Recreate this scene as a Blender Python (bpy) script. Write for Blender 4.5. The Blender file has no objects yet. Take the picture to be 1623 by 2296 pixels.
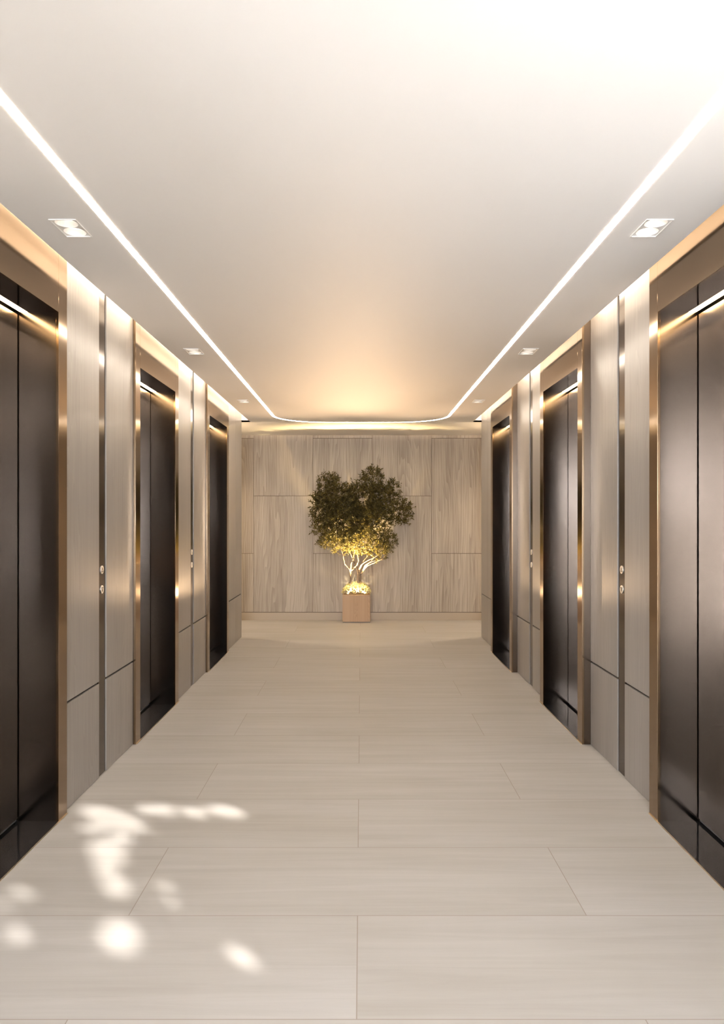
import bpy, bmesh, math, random
from mathutils import Vector, Matrix
random.seed(7)
SC = bpy.context.scene
COL = SC.collection
R = math.radians

# ------------------------------------------------------------------ helpers
def tag(o, label=None, cat=None, group=None, kind=None):
    if label: o['label'] = label
    if cat: o['category'] = cat
    if group: o['group'] = group
    if kind: o['kind'] = kind
    return o

def empty(name, loc=(0, 0, 0), rz=0):
    o = bpy.data.objects.new(name, None)
    o.empty_display_size = .1
    o.location = loc
    o.rotation_euler = (0, 0, rz)
    COL.objects.link(o)
    return o

class MB:
    """collects shapes into one mesh"""
    def __init__(s):
        s.bm = bmesh.new()
    def box(s, x0, x1, y0, y1, z0, z1, mi=0):
        if x0 > x1: x0, x1 = x1, x0
        if y0 > y1: y0, y1 = y1, y0
        if z0 > z1: z0, z1 = z1, z0
        v = [s.bm.verts.new(p) for p in ((x0, y0, z0), (x1, y0, z0), (x1, y1, z0), (x0, y1, z0),
                                         (x0, y0, z1), (x1, y0, z1), (x1, y1, z1), (x0, y1, z1))]
        for f in ((3, 2, 1, 0), (4, 5, 6, 7), (0, 1, 5, 4), (1, 2, 6, 5), (2, 3, 7, 6), (3, 0, 4, 7)):
            fc = s.bm.faces.new([v[i] for i in f]); fc.material_index = mi
        return s
    def poly(s, pts, mi=0):
        f = s.bm.faces.new([s.bm.verts.new(p) for p in pts]); f.material_index = mi
        return f
    def prism(s, pts, d):
        """closed prism: polygon pts swept along vector d"""
        d = Vector(d)
        a = [s.bm.verts.new(p) for p in pts]
        b = [s.bm.verts.new(Vector(p) + d) for p in pts]
        n = len(pts)
        s.bm.faces.new(a[::-1]); s.bm.faces.new(b)
        for i in range(n):
            s.bm.faces.new((a[i], a[(i + 1) % n], b[(i + 1) % n], b[i]))
        return s
    def tube(s, pts, rad, n=7):
        pts = [Vector(p) for p in pts]
        rings = []
        for i, p in enumerate(pts):
            t = (pts[min(i + 1, len(pts) - 1)] - pts[max(i - 1, 0)]).normalized()
            a = t.orthogonal().normalized() if abs(t.z) < .9 else t.cross(Vector((0, 1, 0))).normalized()
            b = t.cross(a)
            rings.append([s.bm.verts.new(p + (a * math.cos(2 * math.pi * k / n) + b * math.sin(2 * math.pi * k / n)) * rad[i])
                          for k in range(n)])
        for i in range(len(rings) - 1):
            for k in range(n):
                s.bm.faces.new((rings[i][k], rings[i][(k + 1) % n], rings[i + 1][(k + 1) % n], rings[i + 1][k]))
        s.bm.faces.new(rings[0][::-1]); s.bm.faces.new(rings[-1])
        return s
    def leaf(s, p, d, nrm, L, W, bend=.15):
        d = d.normalized()
        w = d.cross(nrm)
        if w.length < 1e-4: w = d.orthogonal()
        w.normalize(); u = w.cross(d)
        q = lambda a, b, c: s.bm.verts.new(p + d * a + w * b + u * c)
        a0 = q(0, 0, 0); m1 = q(L * .45, 0, bend * L * .25); e = q(L, 0, -bend * L * .4)
        l1 = q(L * .3, -W * .5, bend * L * .45); l2 = q(L * .68, -W * .4, bend * L * .25)
        r1 = q(L * .3, W * .5, bend * L * .45); r2 = q(L * .68, W * .4, bend * L * .25)
        for f in ((a0, m1, l1), (l1, m1, l2), (l2, m1, e), (a0, r1, m1), (r1, r2, m1), (r2, e, m1)):
            s.bm.faces.new(f)
    def build(s, name, mats, parent=None, smooth=False, bevel=0, recalc=True):
        if recalc: bmesh.ops.recalc_face_normals(s.bm, faces=s.bm.faces)
        me = bpy.data.meshes.new(name)
        s.bm.to_mesh(me); s.bm.free()
        if not isinstance(mats, (list, tuple)): mats = [mats]
        for m in mats: me.materials.append(m)
        o = bpy.data.objects.new(name, me)
        COL.objects.link(o)
        if parent: o.parent = parent
        if smooth:
            for p in me.polygons: p.use_smooth = True
        if bevel:
            b = o.modifiers.new('bevel', 'BEVEL'); b.width = bevel; b.segments = 2; b.limit_method = 'ANGLE'
        return o

def copy_tree(o, parent=None):
    c = o.copy(); COL.objects.link(c)
    if parent: c.parent = parent
    for ch in list(o.children): copy_tree(ch, c)
    return c

# ------------------------------------------------------------------ materials
def mat(name):
    m = bpy.data.materials.new(name); m.use_nodes = True
    nt = m.node_tree
    return m, nt, nt.nodes['Principled BSDF'], nt.nodes['Material Output']

def N(nt, t, **kw):
    n = nt.nodes.new(t)
    for k, v in kw.items():
        if k.startswith('i_'):
            n.inputs[k[2:].replace('_', ' ')].default_value = v
        else: setattr(n, k, v)
    return n

def simple(name, col, rough=.5, metal=0, spec=.5, **kw):
    m, nt, p, o = mat(name)
    p.inputs['Base Color'].default_value = (*col, 1)
    p.inputs['Roughness'].default_value = rough
    p.inputs['Metallic'].default_value = metal
    p.inputs['Specular IOR Level'].default_value = spec
    for k, v in kw.items(): p.inputs[k].default_value = v
    return m

def emis(name, col, strength):
    m, nt, p, o = mat(name)
    nt.nodes.remove(p)
    e = N(nt, 'ShaderNodeEmission'); e.inputs[0].default_value = (*col, 1); e.inputs[1].default_value = strength
    nt.links.new(e.outputs[0], o.inputs[0])
    return m

def ramp(nt, stops):
    r = N(nt, 'ShaderNodeValToRGB')
    el = r.color_ramp.elements
    while len(el) < len(stops): el.new(.5)
    for e, (p, c) in zip(el, stops):
        e.position = p; e.color = (*c, 1)
    return r

def coords(nt, scale, kind='Object', per_object=True):
    tc = N(nt, 'ShaderNodeTexCoord'); mp = N(nt, 'ShaderNodeMapping')
    mp.inputs['Scale'].default_value = scale
    nt.links.new(tc.outputs[kind], mp.inputs['Vector'])
    if per_object:
        oi = N(nt, 'ShaderNodeObjectInfo')
        mu = N(nt, 'ShaderNodeVectorMath', operation='SCALE'); mu.inputs[0].default_value = (37., 11., 23.)
        nt.links.new(oi.outputs['Random'], mu.inputs['Scale'])
        nt.links.new(mu.outputs[0], mp.inputs['Location'])
    return mp

def m_wood_wall(name, c0, c1, c2, rough, fine=1.0):
    """straight vertical grain; swirls widen in places"""
    m, nt, p, o = mat(name)
    L = nt.links.new
    mp = coords(nt, (1, 1, .10))
    n1 = N(nt, 'ShaderNodeTexNoise', i_Scale=3.0, i_Detail=3.0, i_Roughness=.5); L(mp.outputs[0], n1.inputs['Vector'])
    # growth rings: bands of a slowly varying field
    mm = N(nt, 'ShaderNodeMath', operation='MULTIPLY_ADD'); mm.inputs[1].default_value = 16.0 * fine
    sx = N(nt, 'ShaderNodeSeparateXYZ'); L(mp.outputs[0], sx.inputs[0])
    L(n1.outputs['Fac'], mm.inputs[0])
    sxx = N(nt, 'ShaderNodeMath', operation='MULTIPLY'); sxx.inputs[1].default_value = 22.0 * fine
    ad = N(nt, 'ShaderNodeMath', operation='ADD'); L(sx.outputs[0], ad.inputs[0]); L(sx.outputs[1], ad.inputs[1])
    L(ad.outputs[0], sxx.inputs[0]); L(sxx.outputs[0], mm.inputs[2])
    fr = N(nt, 'ShaderNodeMath', operation='FRACT'); L(mm.outputs[0], fr.inputs[0])
    # fine fibres
    mp2 = coords(nt, (90 * fine, 90 * fine, 1.6))
    n2 = N(nt, 'ShaderNodeTexNoise', i_Scale=1.0, i_Detail=4.0, i_Roughness=.65); L(mp2.outputs[0], n2.inputs['Vector'])
    mp3 = coords(nt, (5, 5, .25))
    n3 = N(nt, 'ShaderNodeTexNoise', i_Scale=1.0, i_Detail=1.0); L(mp3.outputs[0], n3.inputs['Vector'])
    a = N(nt, 'ShaderNodeMath', operation='MULTIPLY_ADD'); a.inputs[1].default_value = .22
    L(fr.outputs[0], a.inputs[0])
    b = N(nt, 'ShaderNodeMath', operation='MULTIPLY_ADD'); b.inputs[1].default_value = 1.0; b.inputs[2].default_value = -.245
    L(n2.outputs['Fac'], b.inputs[0]); L(b.outputs[0], a.inputs[2])
    c = N(nt, 'ShaderNodeMath', operation='MULTIPLY_ADD'); c.inputs[1].default_value = .5
    L(n3.outputs['Fac'], c.inputs[0])
    c2_ = N(nt, 'ShaderNodeMath', operation='ADD'); c2_.inputs[1].default_value = -.17
    L(a.outputs[0], c.inputs[2]); L(c.outputs[0], c2_.inputs[0])
    r = ramp(nt, [(.18, c0), (.5, c1), (.82, c2)])
    L(c2_.outputs[0], r.inputs['Fac']); L(r.outputs['Color'], p.inputs['Base Color'])
    p.inputs['Roughness'].default_value = rough
    bu = N(nt, 'ShaderNodeBump', i_Strength=.08, i_Distance=.002); L(n2.outputs['Fac'], bu.inputs['Height'])
    L(bu.outputs[0], p.inputs['Normal'])
    return m

def m_floor():
    m, nt, p, o = mat('stone_tile')
    L = nt.links.new
    mp = coords(nt, (1, 1, 1), per_object=False)
    mp.inputs['Location'].default_value = (TILE_OX, TILE_OY, 0)
    br = N(nt, 'ShaderNodeTexBrick', offset=.5, offset_frequency=2, squash=1)
    br.inputs['Scale'].default_value = 1
    br.inputs['Brick Width'].default_value = 1.73
    br.inputs['Row Height'].default_value = .5769
    br.inputs['Mortar Size'].default_value = .0018
    br.inputs['Mortar Smooth'].default_value = .0
    br.inputs['Color1'].default_value = (0, 0, 0, 1); br.inputs['Color2'].default_value = (1, 1, 1, 1)
    L(mp.outputs[0], br.inputs['Vector'])
    # streaks run across the corridor; per tile shift
    sc = N(nt, 'ShaderNodeVectorMath', operation='MULTIPLY'); sc.inputs[1].default_value = (.9, 16, 1); L(mp.outputs[0], sc.inputs[0])
    sh = N(nt, 'ShaderNodeVectorMath', operation='MULTIPLY_ADD'); sh.inputs[1].default_value = (9, 7, 5)
    L(br.outputs['Color'], sh.inputs[0]); L(sc.outputs[0], sh.inputs[2])
    n1 = N(nt, 'ShaderNodeTexNoise', i_Scale=1.0, i_Detail=6.0, i_Roughness=.62, i_Distortion=.6); L(sh.outputs[0], n1.inputs['Vector'])
    sc2 = N(nt, 'ShaderNodeVectorMath', operation='MULTIPLY'); sc2.inputs[1].default_value = (.7, 2.2, 1); L(mp.outputs[0], sc2.inputs[0])
    sh2 = N(nt, 'ShaderNodeVectorMath', operation='MULTIPLY_ADD'); sh2.inputs[1].default_value = (3, 5, 2)
    L(br.outputs['Color'], sh2.inputs[0]); L(sc2.outputs[0], sh2.inputs[2])
    n2 = N(nt, 'ShaderNodeTexNoise', i_Scale=1.0, i_Detail=3.0); L(sh2.outputs[0], n2.inputs['Vector'])
    r1 = ramp(nt, [(.3, (.382, .366, .350)), (.5, (.412, .397, .384)), (.72, (.442, .429, .418))])
    L(n1.outputs['Fac'], r1.inputs['Fac'])
    r2 = ramp(nt, [(.3, (.90, .885, .85)), (.7, (1.0, 1.0, 1.0))]); L(n2.outputs['Fac'], r2.inputs['Fac'])
    mx = N(nt, 'ShaderNodeMix', data_type='RGBA', blend_type='MULTIPLY'); mx.inputs['Factor'].default_value = 1
    L(r1.outputs['Color'], mx.inputs['A']); L(r2.outputs['Color'], mx.inputs['B'])
    mg = N(nt, 'ShaderNodeMix', data_type='RGBA'); L(br.outputs['Fac'], mg.inputs['Factor'])
    L(mx.outputs['Result'], mg.inputs['A']); mg.inputs['B'].default_value = (.28, .245, .21, 1)
    L(mg.outputs['Result'], p.inputs['Base Color'])
    p.inputs['Roughness'].default_value = .50
    p.inputs['Specular IOR Level'].default_value = .25
    bu = N(nt, 'ShaderNodeBump', i_Strength=.3, i_Distance=.0015, invert=True); L(br.outputs['Fac'], bu.inputs['Height'])
    L(bu.outputs[0], p.inputs['Normal'])
    return m

def m_brushed(name, col, rough, bump=.0, scale=(40, 40, 40), streak=None):
    m, nt, p, o = mat(name)
    L = nt.links.new
    p.inputs['Base Color'].default_value = (*col, 1)
    p.inputs['Metallic'].default_value = 1
    p.inputs['Roughness'].default_value = rough
    if bump:
        mp = coords(nt, scale)
        n = N(nt, 'ShaderNodeTexNoise', i_Scale=1.0, i_Detail=5.0, i_Roughness=.7, i_Distortion=1.2); L(mp.outputs[0], n.inputs['Vector'])
        bu = N(nt, 'ShaderNodeBump', i_Strength=bump, i_Distance=.004); L(n.outputs['Fac'], bu.inputs['Height'])
        L(bu.outputs[0], p.inputs['Normal'])
        r = ramp(nt, [(.3, (rough - .015,) * 3), (.7, (rough + .03,) * 3)])
        L(n.outputs['Fac'], r.inputs['Fac']); L(r.outputs['Color'], p.inputs['Roughness'])
    return m

def m_leaf(name, c0, c1, trans=.3, rough=.45):
    m, nt, p, o = mat(name)
    L = nt.links.new
    mp = coords(nt, (9, 9, 9), per_object=False)
    n = N(nt, 'ShaderNodeTexNoise', i_Scale=3.0, i_Detail=2.0); L(mp.outputs[0], n.inputs['Vector'])
    r = ramp(nt, [(.35, c0), (.65, c1)]); L(n.outputs['Fac'], r.inputs['Fac'])
    L(r.outputs['Color'], p.inputs['Base Color'])
    p.inputs['Roughness'].default_value = rough
    tr = N(nt, 'ShaderNodeBsdfTranslucent'); L(r.outputs['Color'], tr.inputs['Color'])
    mx = N(nt, 'ShaderNodeMixShader'); mx.inputs[0].default_value = trans
    L(p.outputs[0], mx.inputs[1]); L(tr.outputs[0], mx.inputs[2]); L(mx.outputs[0], o.inputs[0])
    return m

# ------------------------------------------------------------------ measured geometry (metres; camera at x=0, y=0, z=EYE)
EYE = 1.5; F = 1651.; VX, VY = 809.5, 1163.
TILE_OX = .0135; TILE_OY = -(2.7826 - .5769 * 4)
ZC = 2.725                       # ceiling
SLAB = .02                       # its visible slab
ZT = 2.93                        # top of the light slots
SIDES = {-1: dict(panel=1.515, frame=1.497, edge=1.400),
         +1: dict(panel=1.524, frame=1.467, edge=1.413)}
Y_BACK = 10.877                  # far wall
Y_PIER = 9.32                    # where the side walls end
Y_BAY = -1.1                     # added ceiling-fill glazing on the left ends here
Y_FRONT = -3.0                   # glazed end behind the viewer
OPEN_Z = 2.522
PITCH = 2.29; FR0 = 2.60; FRL = 1.15; JW = .104
WING = 4.0
def px(x, y, D): return ((x - VX) / F * D, D, EYE - (y - VY) / F * D)

WARM = (1., .70, .42)
M = {}
M['floor'] = m_floor()
M['white'] = simple('white_paint', (.93, .905, .875), .6, spec=.3)
M['fixture'] = simple('white_lacquer', (.86, .84, .81), .4)
M['panel'] = m_wood_wall('grey_oak_laminate', (.25, .227, .207), (.305, .28, .258), (.355, .33, .308), .30, 2.2)
M['oak'] = m_wood_wall('pale_oak', (.28, .232, .185), (.43, .375, .312), (.54, .485, .415), .5, 1.0)
M['dark'] = simple('shadow_gap', (.03, .024, .02), .6)
M['groove'] = simple('walnut_edge', (.16, .11, .075), .6)
M['brass'] = m_brushed('bronze_metal', (.285, .20, .125), .12)
M['brassdark'] = m_brushed('dark_bronze_metal', (.17, .13, .10), .22)
M['lining'] = m_brushed('black_bronze_lining', (.145, .124, .109), .15)
M['soffit'] = m_brushed('polished_black_bronze', (.10, .078, .062), .08)
M['door'] = m_brushed('brushed_bronze_door', (.235, .20, .172), .22, .045, (70, 70, 16))
M['sill'] = simple('black_granite', (.012, .012, .013), .06, spec=.6)
M['silltrim'] = simple('pale_metal_trim', (.80, .70, .55), .35, 1)
M['strip'] = m_brushed('dark_strip_metal', (.11, .088, .074), .14)
M['chrome'] = simple('satin_chrome', (.92, .90, .88), .38, 1)
M['glyph'] = simple('engraved_grey', (.09, .075, .065), .5)
M['linear'] = emis('linear_light_glow', (1., .86, .70), 9.3)
M['lift_led'] = emis('lift_light_glow', (1., .68, .34), 5.0)
M['cove'] = emis('cove_light_glow', (1., .84, .66), 4.5)
M['lamp'] = emis('downlight_glow', (1., .86, .70), .6)
M['stonebase'] = simple('beige_stone', (.43, .36, .28), .4)
M['travertine'] = m_wood_wall('ribbed_travertine', (.37, .245, .155), (.47, .325, .215), (.56, .41, .285), .6, 7.0)
M['potfoot'] = simple('grey_stone', (.26, .22, .19), .6)
M['bark'] = simple('pale_bark', (.22, .165, .13), .8)
M['leaf'] = m_leaf('olive_leaf', (.062, .054, .018), (.18, .142, .042), .5)
M['ground_leaf'] = m_leaf('pale_variegated_leaf', (.55, .48, .18), (.78, .74, .45), .3)
M['soil'] = simple('soil', (.05, .035, .025), .9)
M['tree_leaf'] = m_leaf('green_leaf', (.05, .10, .03), (.09, .16, .05), .05)
M['pave'] = simple('concrete_paving', (.45, .43, .40), .8)
M['alu'] = simple('dark_window_metal', (.06, .055, .05), .4, 1)

def m_glass():
    m, nt, p, o = mat('window_glass')
    nt.nodes.remove(p)
    t = N(nt, 'ShaderNodeBsdfTransparent'); g = N(nt, 'ShaderNodeBsdfGlossy'); g.inputs['Roughness'].default_value = .02
    mx = N(nt, 'ShaderNodeMixShader')
    mx.inputs[0].default_value = .05
    nt.links.new(t.outputs[0], mx.inputs[1]); nt.links.new(g.outputs[0], mx.inputs[2])
    nt.links.new(mx.outputs[0], o.inputs[0])
    return m
M['glass'] = m_glass()

def S(name, mb, m, parent=None, **k):
    o = mb.build(name, m, parent, **k)
    if parent is None: o['kind'] = 'structure'
    return o

# ------------------------------------------------------------------ floor
fb = MB()
fb.box(-1.95, 1.95, Y_FRONT, Y_PIER, -.06, 0)
fb.box(-WING, WING, Y_PIER, Y_BACK + .1, -.06, 0)
S('floor', fb, M['floor'])

# ------------------------------------------------------------------ ceiling with light slots and downlight holes
LEDX, LEDW, LEDR, LEDYC = 1.047, .030, .60, 8.76
DLX0, DLX1 = 1.167, 1.279        # downlight cut-outs
DLS = [(3.010 + 2.283 * k, 3.195 + 2.283 * k) for k in range(3)]
cb = MB()
LI, LO = LEDX - LEDW / 2, LEDX + LEDW / 2
z0, z1 = ZC, ZC + SLAB
Y_SLOT = Y_BACK - .07             # slot in front of the far wall
for sd in (-1, 1):
    e = SIDES[sd]['edge']
    cb.box(sd * LO, sd * DLX0, Y_FRONT, LEDYC, z0, z1)
    ys = [Y_FRONT] + [v for p in DLS for v in p] + [Y_PIER]
    for k in range(0, len(ys), 2):
        cb.box(sd * DLX0, sd * DLX1, ys[k], ys[k + 1], z0, z1)
    cb.box(sd * DLX1, sd * e, Y_FRONT, Y_PIER, z0, z1)
cb.box(-LI, LI, Y_FRONT, LEDYC, z0, z1)
# rounded end of the light line: pieces inside and outside the curve
cx = LEDX - LEDR; NA = 20
ri, ro = LEDR - LEDW / 2, LEDR + LEDW / 2
for sd in (-1, 1):
    arc_i = [(sd * (cx + ri * math.sin(t)), LEDYC + ri * math.cos(t)) for t in [math.pi / 2 * (1 - k / NA) for k in range(NA + 1)]]
    arc_o = [(sd * (cx + ro * math.sin(t)), LEDYC + ro * math.cos(t)) for t in [math.pi / 2 * (1 - k / NA) for k in range(NA + 1)]]
    for k in range(NA):
        (ax, ay), (bx, by) = arc_i[k], arc_i[k + 1]
        cb.prism([(0, ay, z0), (ax, ay, z0), (bx, by, z0), (0, by, z0)], (0, 0, SLAB))
        (ax, ay), (bx, by) = arc_o[k], arc_o[k + 1]
        cb.prism([(sd * DLX0, ay, z0), (ax, ay, z0), (bx, by, z0), (sd * DLX0, by, z0)], (0, 0, SLAB))
YO = LEDYC + ro
cb.box(-DLX0, DLX0, YO, Y_SLOT, z0, z1)
for sd in (-1, 1):
    cb.box(sd * DLX0, sd * WING, Y_PIER, Y_SLOT, z0, z1)
    e = SIDES[sd]['edge']
    # light slot along the side wall: its back, its roof and its end
    cb.box(sd * (e - .14), sd * (e - .12), Y_FRONT, Y_PIER, z1, ZT)
    cb.box(sd * (e - .14), sd * 1.95, Y_FRONT, Y_PIER, ZT, ZT + .03)
    cb.box(sd * (e - .12), sd * 1.56, Y_PIER, Y_PIER + .02, ZC, ZT)
# slot in front of the far wall
cb.box(-WING, WING, Y_SLOT - .12, Y_SLOT - .10, z1, ZT)
cb.box(-WING, WING, Y_SLOT - .12, Y_BACK + .1, ZT, ZT + .03)
S('ceiling', cb, M['white'])

# the light line itself
lb = MB()
zz0, zz1 = ZC - .0012, ZC - .0002
LI, LO, ri, ro = LI - .0005, LO + .0005, ri - .0005, ro + .0005
for sd in (-1, 1):
    lb.box(sd * LI, sd * LO, Y_FRONT + .01, LEDYC, zz0, zz1)
    for k in range(NA):
        t0, t1 = math.pi / 2 * (1 - k / NA), math.pi / 2 * (1 - (k + 1) / NA)
        q = [(sd * (cx + r * math.sin(t)), LEDYC + r * math.cos(t), zz0) for r, t in ((ri, t0), (ro, t0), (ro, t1), (ri, t1))]
        lb.prism(q, (0, 0, zz1 - zz0))
lb.box(-cx, cx, LEDYC + ri, LEDYC + ro, zz0, zz1)
tag(lb.build('linear_light', M['linear']), 'long U-shaped white light line recessed in the ceiling with rounded far corners', 'ceiling light')

# cove lights inside the slots
for sd, nm in ((-1, 'left'), (1, 'right')):
    e = SIDES[sd]['edge']
    b = MB().box(sd * (e - .015), sd * (e + .012), Y_FRONT + .02, Y_PIER - .01, ZT - .012, ZT)
    tag(b.build('cove_light', M['cove']), 'hidden warm light strip in the ceiling slot above the %s wall panels' % nm, 'cove light')
b = MB().box(-WING + .02, WING - .02, Y_SLOT - .02, Y_SLOT - .005, ZT - .012, ZT)
tag(b.build('cove_light', emis('far_cove_glow', (1., .80, .60), 2.0)), 'hidden warm light strip in the ceiling slot above the far oak wall', 'cove light')

# ------------------------------------------------------------------ side walls
SW0, SW1, SWZ0, SWZ1 = -1.0, 1.78, 1.30, 2.64      # high window in the right wall behind the viewer's shoulder
def pier_spans():
    """(y0, y1) of the panelled stretches between lift frames"""
    return [(FR0 + FRL, FR0 + PITCH), (FR0 + PITCH + FRL, FR0 + 2 * PITCH)]
STRIPW = .117
JOINT = .551; GAP = .012
for sd, nm in ((-1, 'left'), (1, 'right')):
    P = SIDES[sd]['panel']
    wb = MB()                                  # dark carcass behind the panels
    X0 = P + .013
    spans = [(Y_BAY if sd < 0 else SW1, FR0)] + pier_spans() + [(FR0 + 2 * PITCH + FRL, Y_PIER - .006)]
    for a, c in spans:
        wb.box(sd * X0, sd * 1.95, a, c, 0, ZT)
    for k in range(3):                         # over and behind each lift
        a = FR0 + k * PITCH; c = a + FRL
        wb.box(sd * 1.76, sd * 1.95, a, c, 0, ZT)
        wb.box(sd * X0, sd * 1.76, a, c, OPEN_Z + .03, ZT)
    # short return wall of the side passage
    wb.box(sd * 1.95, sd * WING, Y_PIER - .1, Y_PIER, 0, ZT)
    wall = S('wall_' + nm, wb, M['dark'])
    def panel(y0, y1, za, zb):
        MB().box(sd * P, sd * (P + .013), y0, y1, za, zb).build('wall_panel', M['panel'], wall, bevel=.0012)
    g = .0025
    for a, c in pier_spans():
        mid = (a + c) / 2
        for u, v in ((a, mid - STRIPW / 2 - g), (mid + STRIPW / 2 + g, c)):
            panel(u, v, 0.002, JOINT - GAP / 2); panel(u, v, JOINT + GAP / 2, ZT)
    a = FR0 + 2 * PITCH + FRL
    for u, v in ((a, 8.888), (8.891, Y_PIER)):
        panel(u, v, 0.002, JOINT - GAP / 2); panel(u, v, JOINT + GAP / 2, ZT)
    ya = Y_BAY if sd < 0 else SW1
    panel(ya, FR0, 0.002, JOINT - GAP / 2); panel(ya, FR0, JOINT + GAP / 2, ZT)
    def glaze(n, q0, q1, q2, q3):
        wf = MB()
        for u, v, p_, q in ((q0, q1, q2, q2 + .05), (q0, q1, q3 - .05, q3), (q0, q0 + .05, q2 + .05, q3 - .05), (q1 - .05, q1, q2 + .05, q3 - .05)):
            wf.box(sd * (P + .02), sd * (P + .09), u, v, p_, q)
        w = S('window_%d' % n, wf, M['alu'])
        MB().box(sd * (P + .05), sd * (P + .055), q0 + .05, q1 - .05, q2 + .05, q3 - .05).build('pane', M['glass'], w)
    def infill(u, v, p_, q):
        MB().box(sd * X0, sd * 1.62, u, v, p_, q).build('wall_carcass', M['dark'], wall)
        panel(u, v, p_ + .002, q)
    if sd < 0:
        glaze(4, Y_FRONT, Y_BAY, 0, 2.68)          # tall unseen glazing, added behind the viewer to brighten the ceiling
        infill(Y_FRONT, Y_BAY, 2.68, ZT)
    else:
        infill(Y_FRONT, Y_BAY, 0, ZT)
        glaze(5, SW0, SW1, SWZ0, SWZ1)
        infill(Y_BAY, SW0, 0, ZT); infill(SW0, SW1, 0, SWZ0); infill(SW0, SW1, SWZ1, ZT)
    MB().box(sd * (P + .0), sd * WING, Y_PIER, Y_PIER + .012, .002, ZC).build('end_panel', M['panel'], wall)

# call-button strips between the lifts
def tri(mb, X, sd, y, z, r, up, d):
    s = 1 if up else -1
    pts = [(X, y, z + s * r), (X, y + .86 * r, z - s * .5 * r), (X, y - .86 * r, z - s * .5 * r)]
    q = .62
    inner = [(X, y, z + s * r * q), (X, y + .86 * r * q, z - s * .5 * r * q), (X, y - .86 * r * q, z - s * .5 * r * q)]
    for i in range(3):
        j = (i + 1) % 3
        mb.prism([pts[i], pts[j], inner[j], inner[i]], (-sd * d, 0, 0))

first = True
order = ['nearer the viewer', 'farther from the viewer']
for sd, nm in ((-1, 'left'), (1, 'right')):
    P = SIDES[sd]['panel']
    XF = P + .006
    for k, (a, c) in enumerate(pier_spans()):
        mid = (a + c) / 2
        t = empty('call_button_panel', (sd * XF, mid, 0))
        tag(t, 'dark metal strip with two round lift buttons, %s wall, %s' % (nm, order[k]), 'button panel', 'lift call button strips')
        MB().box(0, sd * .0068, -STRIPW / 2, STRIPW / 2, .002, ZT).build('face_plate', M['strip'], t)
        for z, up in ((1.200, True), (1.085, False)):
            bb = MB(); n = 28
            bb.prism([(0, .0245 * math.cos(2 * math.pi * i / n), z + .0245 * math.sin(2 * math.pi * i / n)) for i in range(n)], (-sd * .004, 0, 0))
            btn = bb.build('button', M['chrome'], t, bevel=.001)
            rb = MB()
            tri(rb, -sd * .004, sd, 0, z + (-.003 if up else .003), .0185, up, .001)
            rb.build('arrow', M['glyph'], btn)

# ------------------------------------------------------------------ lifts
pos = ['nearest the viewer', 'second from the viewer', 'farthest from the viewer']
def lift(sd, k, nm):
    fr = SIDES[sd]['frame']; y0 = FR0 + k * PITCH
    t = empty('elevator', (sd * fr, y0, 0))
    tag(t, 'bronze framed lift doorway with dark doors in the %s wall, %s' % (nm, pos[k]), 'elevator', 'lift doorways along the corridor')
    ins = lambda v: sd * v                       # into the wall
    D = .200; L = FRL
    th = .014
    f = MB()                                     # front casing
    f.box(ins(0), ins(th), 0, JW, .001, ZT - .015)
    f.box(ins(0), ins(th), L - JW, L, .001, ZT - .015)
    f.box(ins(0), ins(th), JW, L - JW, OPEN_Z, ZT - .015)
    # thin returns that close the sides of the frame against the wall panels
    f2 = MB(); dp = SIDES[sd]['panel'] - fr + .012
    f2.box(ins(th), ins(dp), .0008, .02, .001, ZT - .016)
    f2.box(ins(th), ins(dp), L - .02, L - .0008, .001, ZT - .016)
    tag(f2.build('frame_return', M['brassdark'], t), 'dark bronze outer side of the frame')
    fo = f.build('frame', M['brass'], t, bevel=.0012)
    l = MB()                                     # reveals behind the casing
    l.box(ins(th), ins(D + .01), JW - .014, JW, .001, OPEN_Z + .014)
    l.box(ins(th), ins(D + .01), L - JW, L - JW + .014, .001, OPEN_Z + .014)
    tag(l.build('reveal', M['lining'], t), 'dark bronze side lining of the doorway')
    s = MB().box(ins(th), ins(.152), JW, L - JW, OPEN_Z, OPEN_Z + .014)
    s.box(ins(.152), ins(D + .01), JW, L - JW, OPEN_Z + .012, OPEN_Z + .014)
    tag(s.build('soffit', M['soffit'], t), 'polished dark underside of the header')
    MB().box(ins(.153), ins(.191), JW + .001, L - JW - .001, OPEN_Z + .001, OPEN_Z + .010).build('light_strip', M['lift_led'], t)
    tag(MB().box(ins(.001), ins(D + .01), JW, L - JW, .0, .003).build('sill', M['sill'], t), 'black polished threshold')
    MB().box(ins(-.006), ins(.001), 0, L, .0, .0025).build('sill_trim', M['silltrim'], t)
    c = L / 2
    for u, v in ((JW + .008, c - .002), (c + .002, L - JW - .008)):
        MB().box(ins(D), ins(D + .035), u, v, .018, OPEN_Z - .012).build('door_leaf', M['door'], t, bevel=.002)
    return t
for sd, nm in ((-1, 'left'), (1, 'right')):
    for k in range(3): lift(sd, k, nm)

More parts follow.
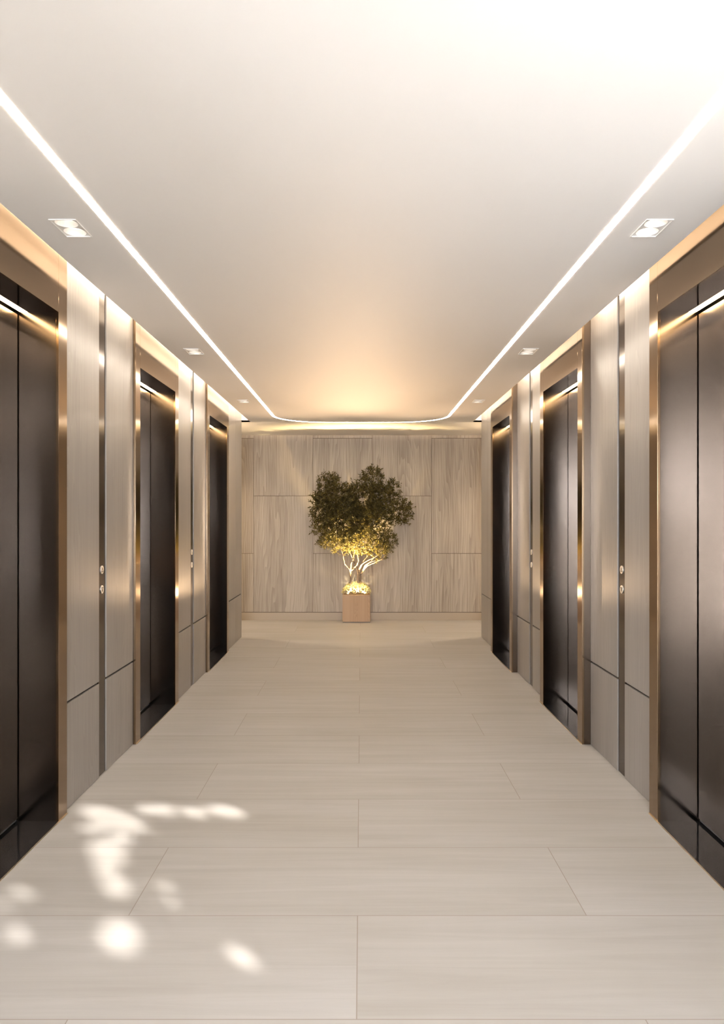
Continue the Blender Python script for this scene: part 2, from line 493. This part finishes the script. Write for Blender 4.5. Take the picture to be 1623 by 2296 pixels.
# ------------------------------------------------------------------ downlights
def make_downlight():
    t = empty('downlight')
    W, LN = DLX1 - DLX0, DLS[0][1] - DLS[0][0]
    tr = MB(); n = 32; r0, r1, h = .046, .036, .026
    rim = .0035
    for sy in (-1, 1):                           # raised border
        tr.box(-W / 2, W / 2, sy * (LN / 2), sy * (LN / 2 - rim), -.004, .006)
        tr.box(sy * (W / 2), sy * (W / 2 - rim), -LN / 2 + rim, LN / 2 - rim, -.004, .006)
    for cy in (-LN / 4, LN / 4):                 # face plate with two round holes
        ang = sorted({2 * math.pi * i / n for i in range(n)} | {s * math.atan2(LN / 4, W / 2) % (2 * math.pi) for s in (1, -1)} |
                     {(math.pi + s * math.atan2(LN / 4, W / 2)) for s in (1, -1)})
        A = []; B = []
        for a in ang:
            c_, s_ = math.cos(a), math.sin(a)
            q = min((W / 2) / abs(c_) if abs(c_) > 1e-6 else 9, (LN / 4) / abs(s_) if abs(s_) > 1e-6 else 9)
            A.append(tr.bm.verts.new((r0 * c_, cy + r0 * s_, .001))); B.append(tr.bm.verts.new((q * c_, cy + q * s_, .001)))
        for i in range(len(ang)):
            j = (i + 1) % len(ang)
            tr.bm.faces.new((A[i], A[j], B[j], B[i]))
    tr.build('trim_plate', M['fixture'], t)
    for cy in (-LN / 4, LN / 4):
        cb_ = MB()
        a = [cb_.bm.verts.new((r0 * math.cos(2 * math.pi * i / n), cy + r0 * math.sin(2 * math.pi * i / n), .001)) for i in range(n)]
        b = [cb_.bm.verts.new((r1 * math.cos(2 * math.pi * i / n), cy + r1 * math.sin(2 * math.pi * i / n), h)) for i in range(n)]
        for i in range(n): cb_.bm.faces.new((a[i], a[(i + 1) % n], b[(i + 1) % n], b[i]))
        rf = cb_.build('reflector', M['fixture'], t, smooth=True)
        lp = MB(); lp.prism([(r1 * 1.02 * math.cos(2 * math.pi * i / n), cy + r1 * 1.02 * math.sin(2 * math.pi * i / n), h) for i in range(n)], (0, 0, .004))
        lp.build('lamp', M['lamp'], rf)
    return t
dl0 = make_downlight(); used = False
LAMPS = []
for sd, nm in ((-1, 'left'), (1, 'right')):
    for k, (a, c) in enumerate(DLS):
        o = copy_tree(dl0) if used else dl0
        used = True
        o.location = (sd * (DLX0 + DLX1) / 2, (a + c) / 2, ZC)
        tag(o, 'small white rectangular twin downlight in the ceiling by the %s wall, %s' % (nm, pos[k]), 'downlight', 'twin ceiling downlights')
        LAMPS.append((o.location.x, o.location.y))

# ------------------------------------------------------------------ far wall
bw = MB().box(-WING, WING, Y_BACK + .012, Y_BACK + .1, 0, ZT)
wall_b = S('wall_back', bw, M['groove'])
PW = .876; PH = 1.70
cols = range(-5, 6)
for i in cols:
    xa, xb = .165 + PW * (i - 1), .165 + PW * i
    xa, xb = max(xa, -WING) + .002, min(xb, WING) - .002
    if xb - xa < .05: continue
    off = .986 if i % 2 == 0 else .136
    zs = [.122] + [z for z in (off, off + PH) if .16 < z < 2.9] + [ZT]
    if i % 2 == 1: zs = [.122, 1.836, ZT]
    for z_, y_ in zip(zs[:-1], zs[1:]):
        MB().box(xa, xb, Y_BACK, Y_BACK + .012, z_ + (.003 if z_ > .13 else 0), y_ - .003).build('oak_panel', M['oak'], wall_b, bevel=.001)
S('baseboard_back', MB().box(-WING, WING, Y_BACK - .004, Y_BACK + .012, 0, .115), M['stonebase'], bevel=.001)

# side passages at the far end
for sd, nm in ((-1, 'west'), (1, 'east')):
    S('wall_' + nm, MB().box(sd * WING, sd * (WING + .1), Y_PIER - .1, Y_BACK + .1, 0, ZT), M['white'])

# ------------------------------------------------------------------ glazed end behind the viewer
WX0, WX1, WZ1 = -1.48, .30, 2.62
b = MB()
b.box(-1.95, WX0, Y_FRONT - .1, Y_FRONT, -.06, ZT + .03)
b.box(WX1, 1.95, Y_FRONT - .1, Y_FRONT, -.06, ZT + .03)
b.box(WX0, WX1, Y_FRONT - .1, Y_FRONT, WZ1, ZT + .03)
S('wall_front', b, simple('dark_walnut', (.05, .036, .027), .45))
wf = MB()
for u, v, p_, q in ((WX0, WX1, 0, .04), (WX0, WX1, WZ1 - .04, WZ1), (WX0, WX0 + .04, .04, WZ1 - .04), (WX1 - .04, WX1, .04, WZ1 - .04)):
    wf.box(u, v, Y_FRONT - .08, Y_FRONT - .02, p_, q)
w = S('window_1', wf, M['alu'])
MB().box(WX0 + .04, WX1 - .04, Y_FRONT - .055, Y_FRONT - .05, .04, WZ1 - .04).build('pane', M['glass'], w)

S('ground', MB().box(-1.9, 1.9, -80, Y_FRONT - .1, -.12, -.06), M['pave'])  # paving strip added to dim the bright lower world in door reflections
S('ground', MB().box(1.95, 5.0, -4.5, 9, -.12, -.06), M['pave'])  # unseen strip added to cover the bright lower world outside the high window
S('wall_blocker_right', MB().box(5.0, 5.2, -4.5, 9, -.12, 3.8), M['pave'])  # unseen wall added to block the glow from below the horizon
S('wall_blocker_left', MB().box(-2.1, -1.95, -16, Y_FRONT - .12, -.12, 1.55), M['pave'])  # unseen screen added to keep the bright lower world out of reflections

# ------------------------------------------------------------------ sun through a tree outside: dappled light on the floor
AZ, EL = R(43), R(30)
SUN = Vector((-math.sin(AZ) * math.cos(EL), math.cos(AZ) * math.cos(EL), -math.sin(EL)))
BLOBS = [(255, 1836, 92, 24, 17), (370, 1817, 22, 15, 5), (435, 1822, 36, 13, 8), (508, 1820, 46, 15, 10), (330, 1815, 16, 12, 0),
         (212, 1858, 40, 7, 0), (240, 1912, 46, 34, 25), (238, 1950, 26, 26, 0), (262, 1988, 34, 24, 15), (272, 1878, 26, 12, 20),
         (45, 2003, 21, 13, 25), (38, 2098, 17, 22, 40), (270, 2100, 46, 48, 30), (542, 2147, 42, 17, 36),
         (368, 1986, 19, 9, 12), (380, 2022, 11, 9, 0), (436, 2040, 8, 6, 0), (5, 2035, 8, 10, 0)]
def in_blob(X, Dp):
    if Dp < .5: return False
    u, v = VX + X / Dp * F, VY + EYE / Dp * F
    for (bx, by, rx, ry, a) in BLOBS:
        du, dv = u - bx, v - by
        c_, s_ = math.cos(R(a)), math.sin(R(a))
        p_, q = du * c_ + dv * s_, -du * s_ + dv * c_
        if (p_ / rx) ** 2 + (q / ry) ** 2 < .62: return True
    return False
TREE = Vector((2.05, -.1, -.06))
tree = empty('garden_tree', TREE)
tag(tree, 'leafy green tree outside the high window in the right wall', 'tree')
fl = MB()
cntl = 0
rs = random.Random(3)
while cntl < 30000:
    p = Vector((1.66, rs.uniform(-1.15, 1.9), rs.uniform(1.25, 2.66))) - SUN * rs.uniform(.56, .95)
    d = Vector((rs.uniform(-1, 1), rs.uniform(-.4, .4), rs.uniform(-1, .6))).normalized()
    nrm = (-SUN + Vector((rs.uniform(-.5, .5), rs.uniform(-.5, .5), rs.uniform(-.5, .5)))).normalized()
    Lf, Wf = rs.uniform(.035, .06), rs.uniform(.022, .03)
    ok = True
    for k in (0, .3, .7, 1):
        for sw in (-.5, .5):
            q = p + d * (Lf * k) + d.cross(nrm) * (Wf * sw)
            t2 = q.z / -SUN.z
            g = q + SUN * t2
            if in_blob(g.x, g.y): ok = False; break
        if not ok: break
    cntl += 1
    if ok: fl.leaf(p - TREE, d, nrm, Lf, Wf, .1)
tag(fl.build('foliage', M['tree_leaf'], tree, recalc=False), kind='stuff')
tb = MB()
tb.tube([(0, .0, 0), (.03, 0, .8), (-.02, .0, 1.3), (0, 0, 1.55)], [.07, .06, .05, .035], 9)
for sx in (-1, 1):
    tb.tube([(0, 0, 1.35), (.03, sx * .4, 1.6), (0, sx * .9, 1.9)], [.035, .025, .012], 6)
tb.build('trunk', M['bark'], tree)

# ------------------------------------------------------------------ potted tree
PY0, PY1 = 10.585, 10.862
PX0, PX1 = -.268, .131
PXC, PYC = (PX0 + PX1) / 2, (PY0 + PY1) / 2
PZ = .405
pt = empty('potted_tree', (PXC, PYC, 0))
tag(pt, 'small multi-stemmed tree with olive leaves in a square stone planter against the far wall', 'potted tree')
hw, hd = (PX1 - PX0) / 2, (PY1 - PY0) / 2
pb = MB(); tk = .016
pb.box(-hw, hw, -hd, -hd + tk, .018, PZ); pb.box(-hw, hw, hd - tk, hd, .018, PZ)
pb.box(-hw, -hw + tk, -hd + tk, hd - tk, .018, PZ); pb.box(hw - tk, hw, -hd + tk, hd - tk, .018, PZ)
pb.box(-hw + tk, hw - tk, -hd + tk, hd - tk, .018, .05)
pot = pb.build('planter', M['travertine'], pt, bevel=.004)
tag(MB().box(-hw + .004, hw - .004, -hd + .004, hd - .004, .0, .018).build('planter_foot', M['potfoot'], pt), 'grey base of the planter')
MB().box(-hw + tk, hw - tk, -hd + tk, hd - tk, .05, PZ - .035).build('soil', M['soil'], pt)

DT = 10.70
def cp(cx_, cy_, dy=0.):
    """point of the tree from its place in the enlarged photograph, at the tree's distance"""
    x, y = 650 + cx_ / 5.235, 1000 + cy_ / 5.235
    X, Y, Z = px(x, y, DT)
    return Vector((X - PXC, DT + dy - PYC, Z))
st = MB()
rt = random.Random(11)
def branch(pts, r0, r1, dys):
    P = [cp(x, y, d) for (x, y), d in zip(pts, dys)]
    # smooth by catmull-rom
    out = []; n = len(P)
    for i in range(n - 1):
        a, b_, c_, d_ = P[max(i - 1, 0)], P[i], P[i + 1], P[min(i + 2, n - 1)]
        for k in range(5):
            t = k / 5
            out.append(.5 * ((2 * b_) + (c_ - a) * t + (2 * a - 5 * b_ + 4 * c_ - d_) * t * t + (3 * b_ - a - 3 * c_ + d_) * t ** 3))
    out.append(P[-1])
    for i in range(1, len(out) - 1): out[i] += Vector((rt.gauss(0, .0025), rt.gauss(0, .0025), 0))
    m_ = len(out) - 1
    st.tube(out, [r0 + (r1 - r0) * (i / m_) for i in range(m_ + 1)], 7)
branch([(716, 1720), (712, 1600), (712, 1470), (720, 1390), (745, 1300), (770, 1150), (760, 950)], .019, .006, [0, 0, -.01, -.02, -.03, -.04, -.02])
branch([(712, 1480), (690, 1430), (645, 1380), (625, 1290), (600, 1190), (560, 1050), (540, 900)], .012, .004, [-.01, -.02, -.03, -.05, -.06, -.08, -.08])
branch([(718, 1460), (760, 1420), (800, 1360), (790, 1240), (785, 1080), (800, 850)], .012, .005, [-.01, -.02, -.05, -.07, -.08, -.06])
branch([(735, 1320), (700, 1240), (640, 1205), (590, 1190), (480, 1120)], .009, .003, [-.03, -.06, -.09, -.1, -.1])
branch([(806, 1720), (800, 1590), (796, 1475), (770, 1400), (745, 1340), (690, 1200), (640, 1000), (520, 640)], .021, .004, [0, 0, 0, .02, .02, .02, .0, 0])
branch([(797, 1480), (850, 1380), (940, 1325), (1020, 1280), (1120, 1160), (1150, 1000)], .014, .004, [0, -.03, -.07, -.09, -.1, -.08])
branch([(800, 1490), (860, 1350), (910, 1280), (880, 1205), (820, 1150), (860, 950), (950, 500)], .013, .004, [0, .01, -.02, -.07, -.08, -.05, 0])
branch([(828, 1720), (826, 1560), (835, 1500), (900, 1410), (1000, 1362), (1090, 1310), (1140, 1240)], .017, .005, [.02, .02, .01, -.01, -.04, -.06, -.06])
branch([(850, 1470), (890, 1390), (960, 1340), (1010, 1240), (1050, 1000), (1200, 800), (1300, 720)], .010, .003, [0, -.03, -.06, -.06, -.04, 0, 0])
branch([(880, 1420), (930, 1370), (1010, 1340), (1090, 1330)], .008, .003, [-.01, -.04, -.08, -.09])
stem = st.build('stems', M['bark'], pt, smooth=True)

LOBES = [(470, 480, 150, 150), (570, 640, 260, 200), (960, 410, 130, 165), (850, 640, 270, 210), (1190, 520, 80, 110), (1100, 610, 110, 150),
         (1290, 780, 130, 150), (400, 800, 140, 230), (650, 880, 300, 240), (950, 900, 250, 240), (560, 1090, 210, 120), (830, 1110, 270, 150),
         (1030, 1220, 140, 110), (1140, 1130, 95, 120), (340, 950, 75, 85), (430, 1120, 80, 65), (540, 1180, 90, 55), (320, 640, 70, 90), (560, 800, 200, 120), (950, 780, 200, 120)]
WTS = [a * b for _, _, a, b in LOBES]
fo = MB()
for i in range(2700):
    lx, ly, rx, ry = rt.choices(LOBES, WTS)[0]; rx *= .9; ry *= .9
    while True:
        u, v, w_ = rt.uniform(-1, 1), rt.uniform(-1, 1), rt.uniform(-1, 1)
        if u * u + v * v + w_ * w_ < 1: break
    # more twigs near the surface of the crown
    s_ = 1 / max(.35, math.sqrt(u * u + v * v + w_ * w_)) ** .35
    dep = min(.28, (rx + ry) / 2 / 5.235 * .0065)
    base = cp(lx + u * s_ * rx, ly + v * s_ * ry, -.11 + w_ * s_ * dep * .75)
    if base.y + PYC > Y_BACK - .05: base.y = Y_BACK - .05 - PYC - rt.random() * .1
    out = Vector((u + rt.gauss(0, .5), w_ - .3 + rt.gauss(0, .4), -v * .8 + .45 + rt.gauss(0, .5))).normalized()
    if base.y + PYC > Y_BACK - .13: out.y = -abs(out.y)
    Lt = rt.uniform(.04, .10); nl = rt.randint(6, 9)
    for k in range(nl):
        t = (k + .6) / nl
        p = base + out * (Lt * t)
        az = k * 2.4 + rt.random()
        a = out.orthogonal().normalized(); bb = out.cross(a)
        side = a * math.cos(az) + bb * math.sin(az)
        d = (out * .8 + side * .9 + Vector((rt.gauss(0, .15), rt.gauss(0, .15), rt.gauss(0, .15)))).normalized()
        L_ = rt.uniform(.032, .054)
        if p.y + PYC + d.y * L_ > Y_BACK - .008: continue
        nr = (side.cross(d)).cross(d) + Vector((rt.gauss(0, .4), rt.gauss(0, .4), rt.gauss(0, .4)))
        fo.leaf(p, d, nr, L_, L_ * rt.uniform(.26, .36), .15)
fo.build('foliage', M['leaf'], pt, recalc=False)

gc = MB()
for i in range(1500):
    a = rt.uniform(0, 2 * math.pi); q = math.sqrt(rt.random())
    ex, ey = q * math.cos(a), q * math.sin(a)
    hgt = .175 * math.sqrt(max(0, 1 - q * q)) * rt.uniform(.75, 1.0)
    p = Vector((ex * (hw + .002), ey * (hd - .005), PZ - .008 + hgt + rt.uniform(0, .012)))
    d = Vector((ex * .9 + rt.gauss(0, .5), ey * .9 - .25 + rt.gauss(0, .5), .5 + rt.gauss(0, .45))).normalized()
    L_ = rt.uniform(.018, .032)
    if p.y + PYC + d.y * L_ > Y_BACK - .006: continue
    gc.leaf(p, d, Vector((rt.gauss(0, 1), rt.gauss(0, 1), 1)), L_, L_ * rt.uniform(.3, .45), .2)
tag(gc.build('groundcover', M['ground_leaf'], pt, recalc=False), 'pale yellow groundcover lit by a lamp at the rim')
# uplights in the planter
for ux in (-.11, .0, .11):
    ub = MB(); n = 14
    ub.prism([(ux + .014 * math.cos(2 * math.pi * i / n), -hd + .035 + .014 * math.sin(2 * math.pi * i / n), PZ - .034) for i in range(n)], (0, 0, .03))
    ub.build('uplight', M['alu'], pt)

# ------------------------------------------------------------------ lamps
def light(name, typ, loc, energy, color, rot=None, **kw):
    l = bpy.data.lights.new(name, typ); l.energy = energy; l.color = color
    for k, v in kw.items(): setattr(l, k, v)
    o = bpy.data.objects.new(name, l); o.location = loc
    if rot is not None: o.rotation_euler = rot
    COL.objects.link(o); return o

POWER = dict(sun=2.5, sky=5.2, ground=13.0, down=2.0, up=75., rim=1.3, wing=42., sconce=10., fore=72.)
so = light('sun', 'SUN', (3, -9, 6), POWER['sun'], (1., .95, .88), angle=R(.85))
so.rotation_euler = SUN.to_track_quat('-Z', 'Y').to_euler()
for x, y in LAMPS:
    light('downlight_beam', 'SPOT', (x, y, ZC - .006), POWER['down'], (1., .78, .55), spot_size=R(95), spot_blend=.8, shadow_soft_size=.03)
for ux in (-.11, .0, .11):
    light('uplight_glow', 'SPOT', (PXC + ux, PY0 + .012, PZ + .008), POWER['rim'], (1., .82, .52), Vector((0, .25, 1)).to_track_quat('-Z', 'Y').to_euler(), spot_size=R(120), spot_blend=.3, shadow_soft_size=.012)
    o = light('uplight_beam', 'SPOT', (PXC + ux, PY0 - .01, PZ + .02), POWER['up'], (1., .72, .32), spot_size=R(58), spot_blend=.7, shadow_soft_size=.015)
    o.rotation_euler = Vector((ux * .9, -.03, 1)).to_track_quat('-Z', 'Y').to_euler()
for sd in (-1, 1):
    light('passage_downlight', 'SPOT', (sd * 2.9, (Y_PIER + Y_BACK) / 2, ZC - .01), POWER['wing'], (1., .80, .58), spot_size=R(140), spot_blend=.6, shadow_soft_size=.05)
for ux in (-.11, .11):  # forward spots added at the planter to brighten the corridor ceiling
    o = light('ceiling_fill', 'SPOT', (PXC + ux, PY0 + .012, PZ + .03), POWER['fore'], (1., .66, .38), spot_size=R(54), spot_blend=.8, shadow_soft_size=.015)
    o.rotation_euler = Vector((ux * 1.8, -1, .60)).to_track_quat('-Z', 'Y').to_euler()
for sd, nm in ((-1, 'left'), (1, 'right')):       # unseen uplights added on the passage walls to brighten the far ceiling
    t = empty('wall_sconce', (sd * 2.15, Y_PIER + .012, 1.75))
    tag(t, 'unseen brass half-bowl uplighter, added as ceiling fill, on the side passage wall round the %s corner' % nm, 'added fill lamp')
    b = MB(); n = 16
    ring = lambda r, z: [b.bm.verts.new((r * math.cos(math.pi * i / n), r * math.sin(math.pi * i / n), z)) for i in range(n + 1)]
    r0_, r1_, r2_ = ring(.03, -.1), ring(.09, -.03), ring(.11, .05)
    for A, B in ((r0_, r1_), (r1_, r2_)):
        for i in range(n): b.bm.faces.new((A[i], A[i + 1], B[i + 1], B[i]))
    b.bm.faces.new(r0_)
    b.build('bowl', M['silltrim'], t, smooth=True)
    MB().box(-.05, .05, 0, .012, -.1, .06).build('back_plate', M['silltrim'], t)
    o = light('sconce_fill_beam', 'SPOT', (sd * 2.15, Y_PIER + .07, 1.78), POWER['sconce'], (1., .70, .40), (R(180), 0, 0), spot_size=R(110), spot_blend=.7, shadow_soft_size=.04)
# daylight portals
o = light('daylight_portal', 'AREA', ((WX0 + WX1) / 2, Y_FRONT - .01, WZ1 / 2), 1, (1, 1, 1), (R(90), 0, 0), shape='RECTANGLE', size=WX1 - WX0, size_y=WZ1)
o.data.cycles.is_portal = True
for sd in (-1,):
    o = light('daylight_portal', 'AREA', (sd * 1.52, (Y_FRONT + Y_BAY) / 2, 1.34), 1, (1, 1, 1), (R(90), 0, R(90) * sd), shape='RECTANGLE', size=Y_BAY - Y_FRONT - .1, size_y=2.6)
    o.data.cycles.is_portal = True
o = light('daylight_portal', 'AREA', (1.52, (SW0 + SW1) / 2, (SWZ0 + SWZ1) / 2), 1, (1, 1, 1), (R(90), 0, R(90)), shape='RECTANGLE', size=SW1 - SW0, size_y=SWZ1 - SWZ0)
o.data.cycles.is_portal = True
wd = bpy.data.worlds.new('daylight'); SC.world = wd; wd.use_nodes = True
bg = wd.node_tree.nodes['Background']
wn = wd.node_tree
tc = N(wn, 'ShaderNodeTexCoord'); sp = N(wn, 'ShaderNodeSeparateXYZ'); wn.links.new(tc.outputs['Generated'], sp.inputs[0])
rg = N(wn, 'ShaderNodeMapRange'); wn.links.new(sp.outputs['Z'], rg.inputs['Value'])
rg.inputs['From Min'].default_value = -.03; rg.inputs['From Max'].default_value = .03
rg.inputs['To Min'].default_value = POWER['ground']; rg.inputs['To Max'].default_value = POWER['sky']
wn.links.new(rg.outputs[0], bg.inputs[1])
bg.inputs[0].default_value = (.88, .93, 1.0, 1)       # extra glow added below the horizon to light the ceiling, dimmer sky above

# ------------------------------------------------------------------ camera and view
cd = bpy.data.cameras.new('camera'); co = bpy.data.objects.new('camera', cd); COL.objects.link(co)
co.location = (0, 0, EYE); co.rotation_euler = (R(90), 0, 0)
cd.sensor_fit = 'HORIZONTAL'; cd.sensor_width = 36; cd.lens = 36 * F / 1623
cd.shift_x = (811.5 - VX) / 1623; cd.shift_y = (VY - 1148) / 1623
cd.clip_start = .02; cd.clip_end = 100
SC.camera = co
SC.view_settings.view_transform = 'Standard'; SC.view_settings.look = 'None'
SC.view_settings.exposure = 2.38; SC.view_settings.gamma = 1; SC.view_settings.use_curve_mapping = False
cy_ = SC.cycles
cy_.use_denoising = True
cy_.max_bounces = 10; cy_.diffuse_bounces = 6; cy_.glossy_bounces = 6; cy_.transparent_max_bounces = 12
cy_.sample_clamp_indirect = 6; cy_.caustics_reflective = False; cy_.caustics_refractive = False
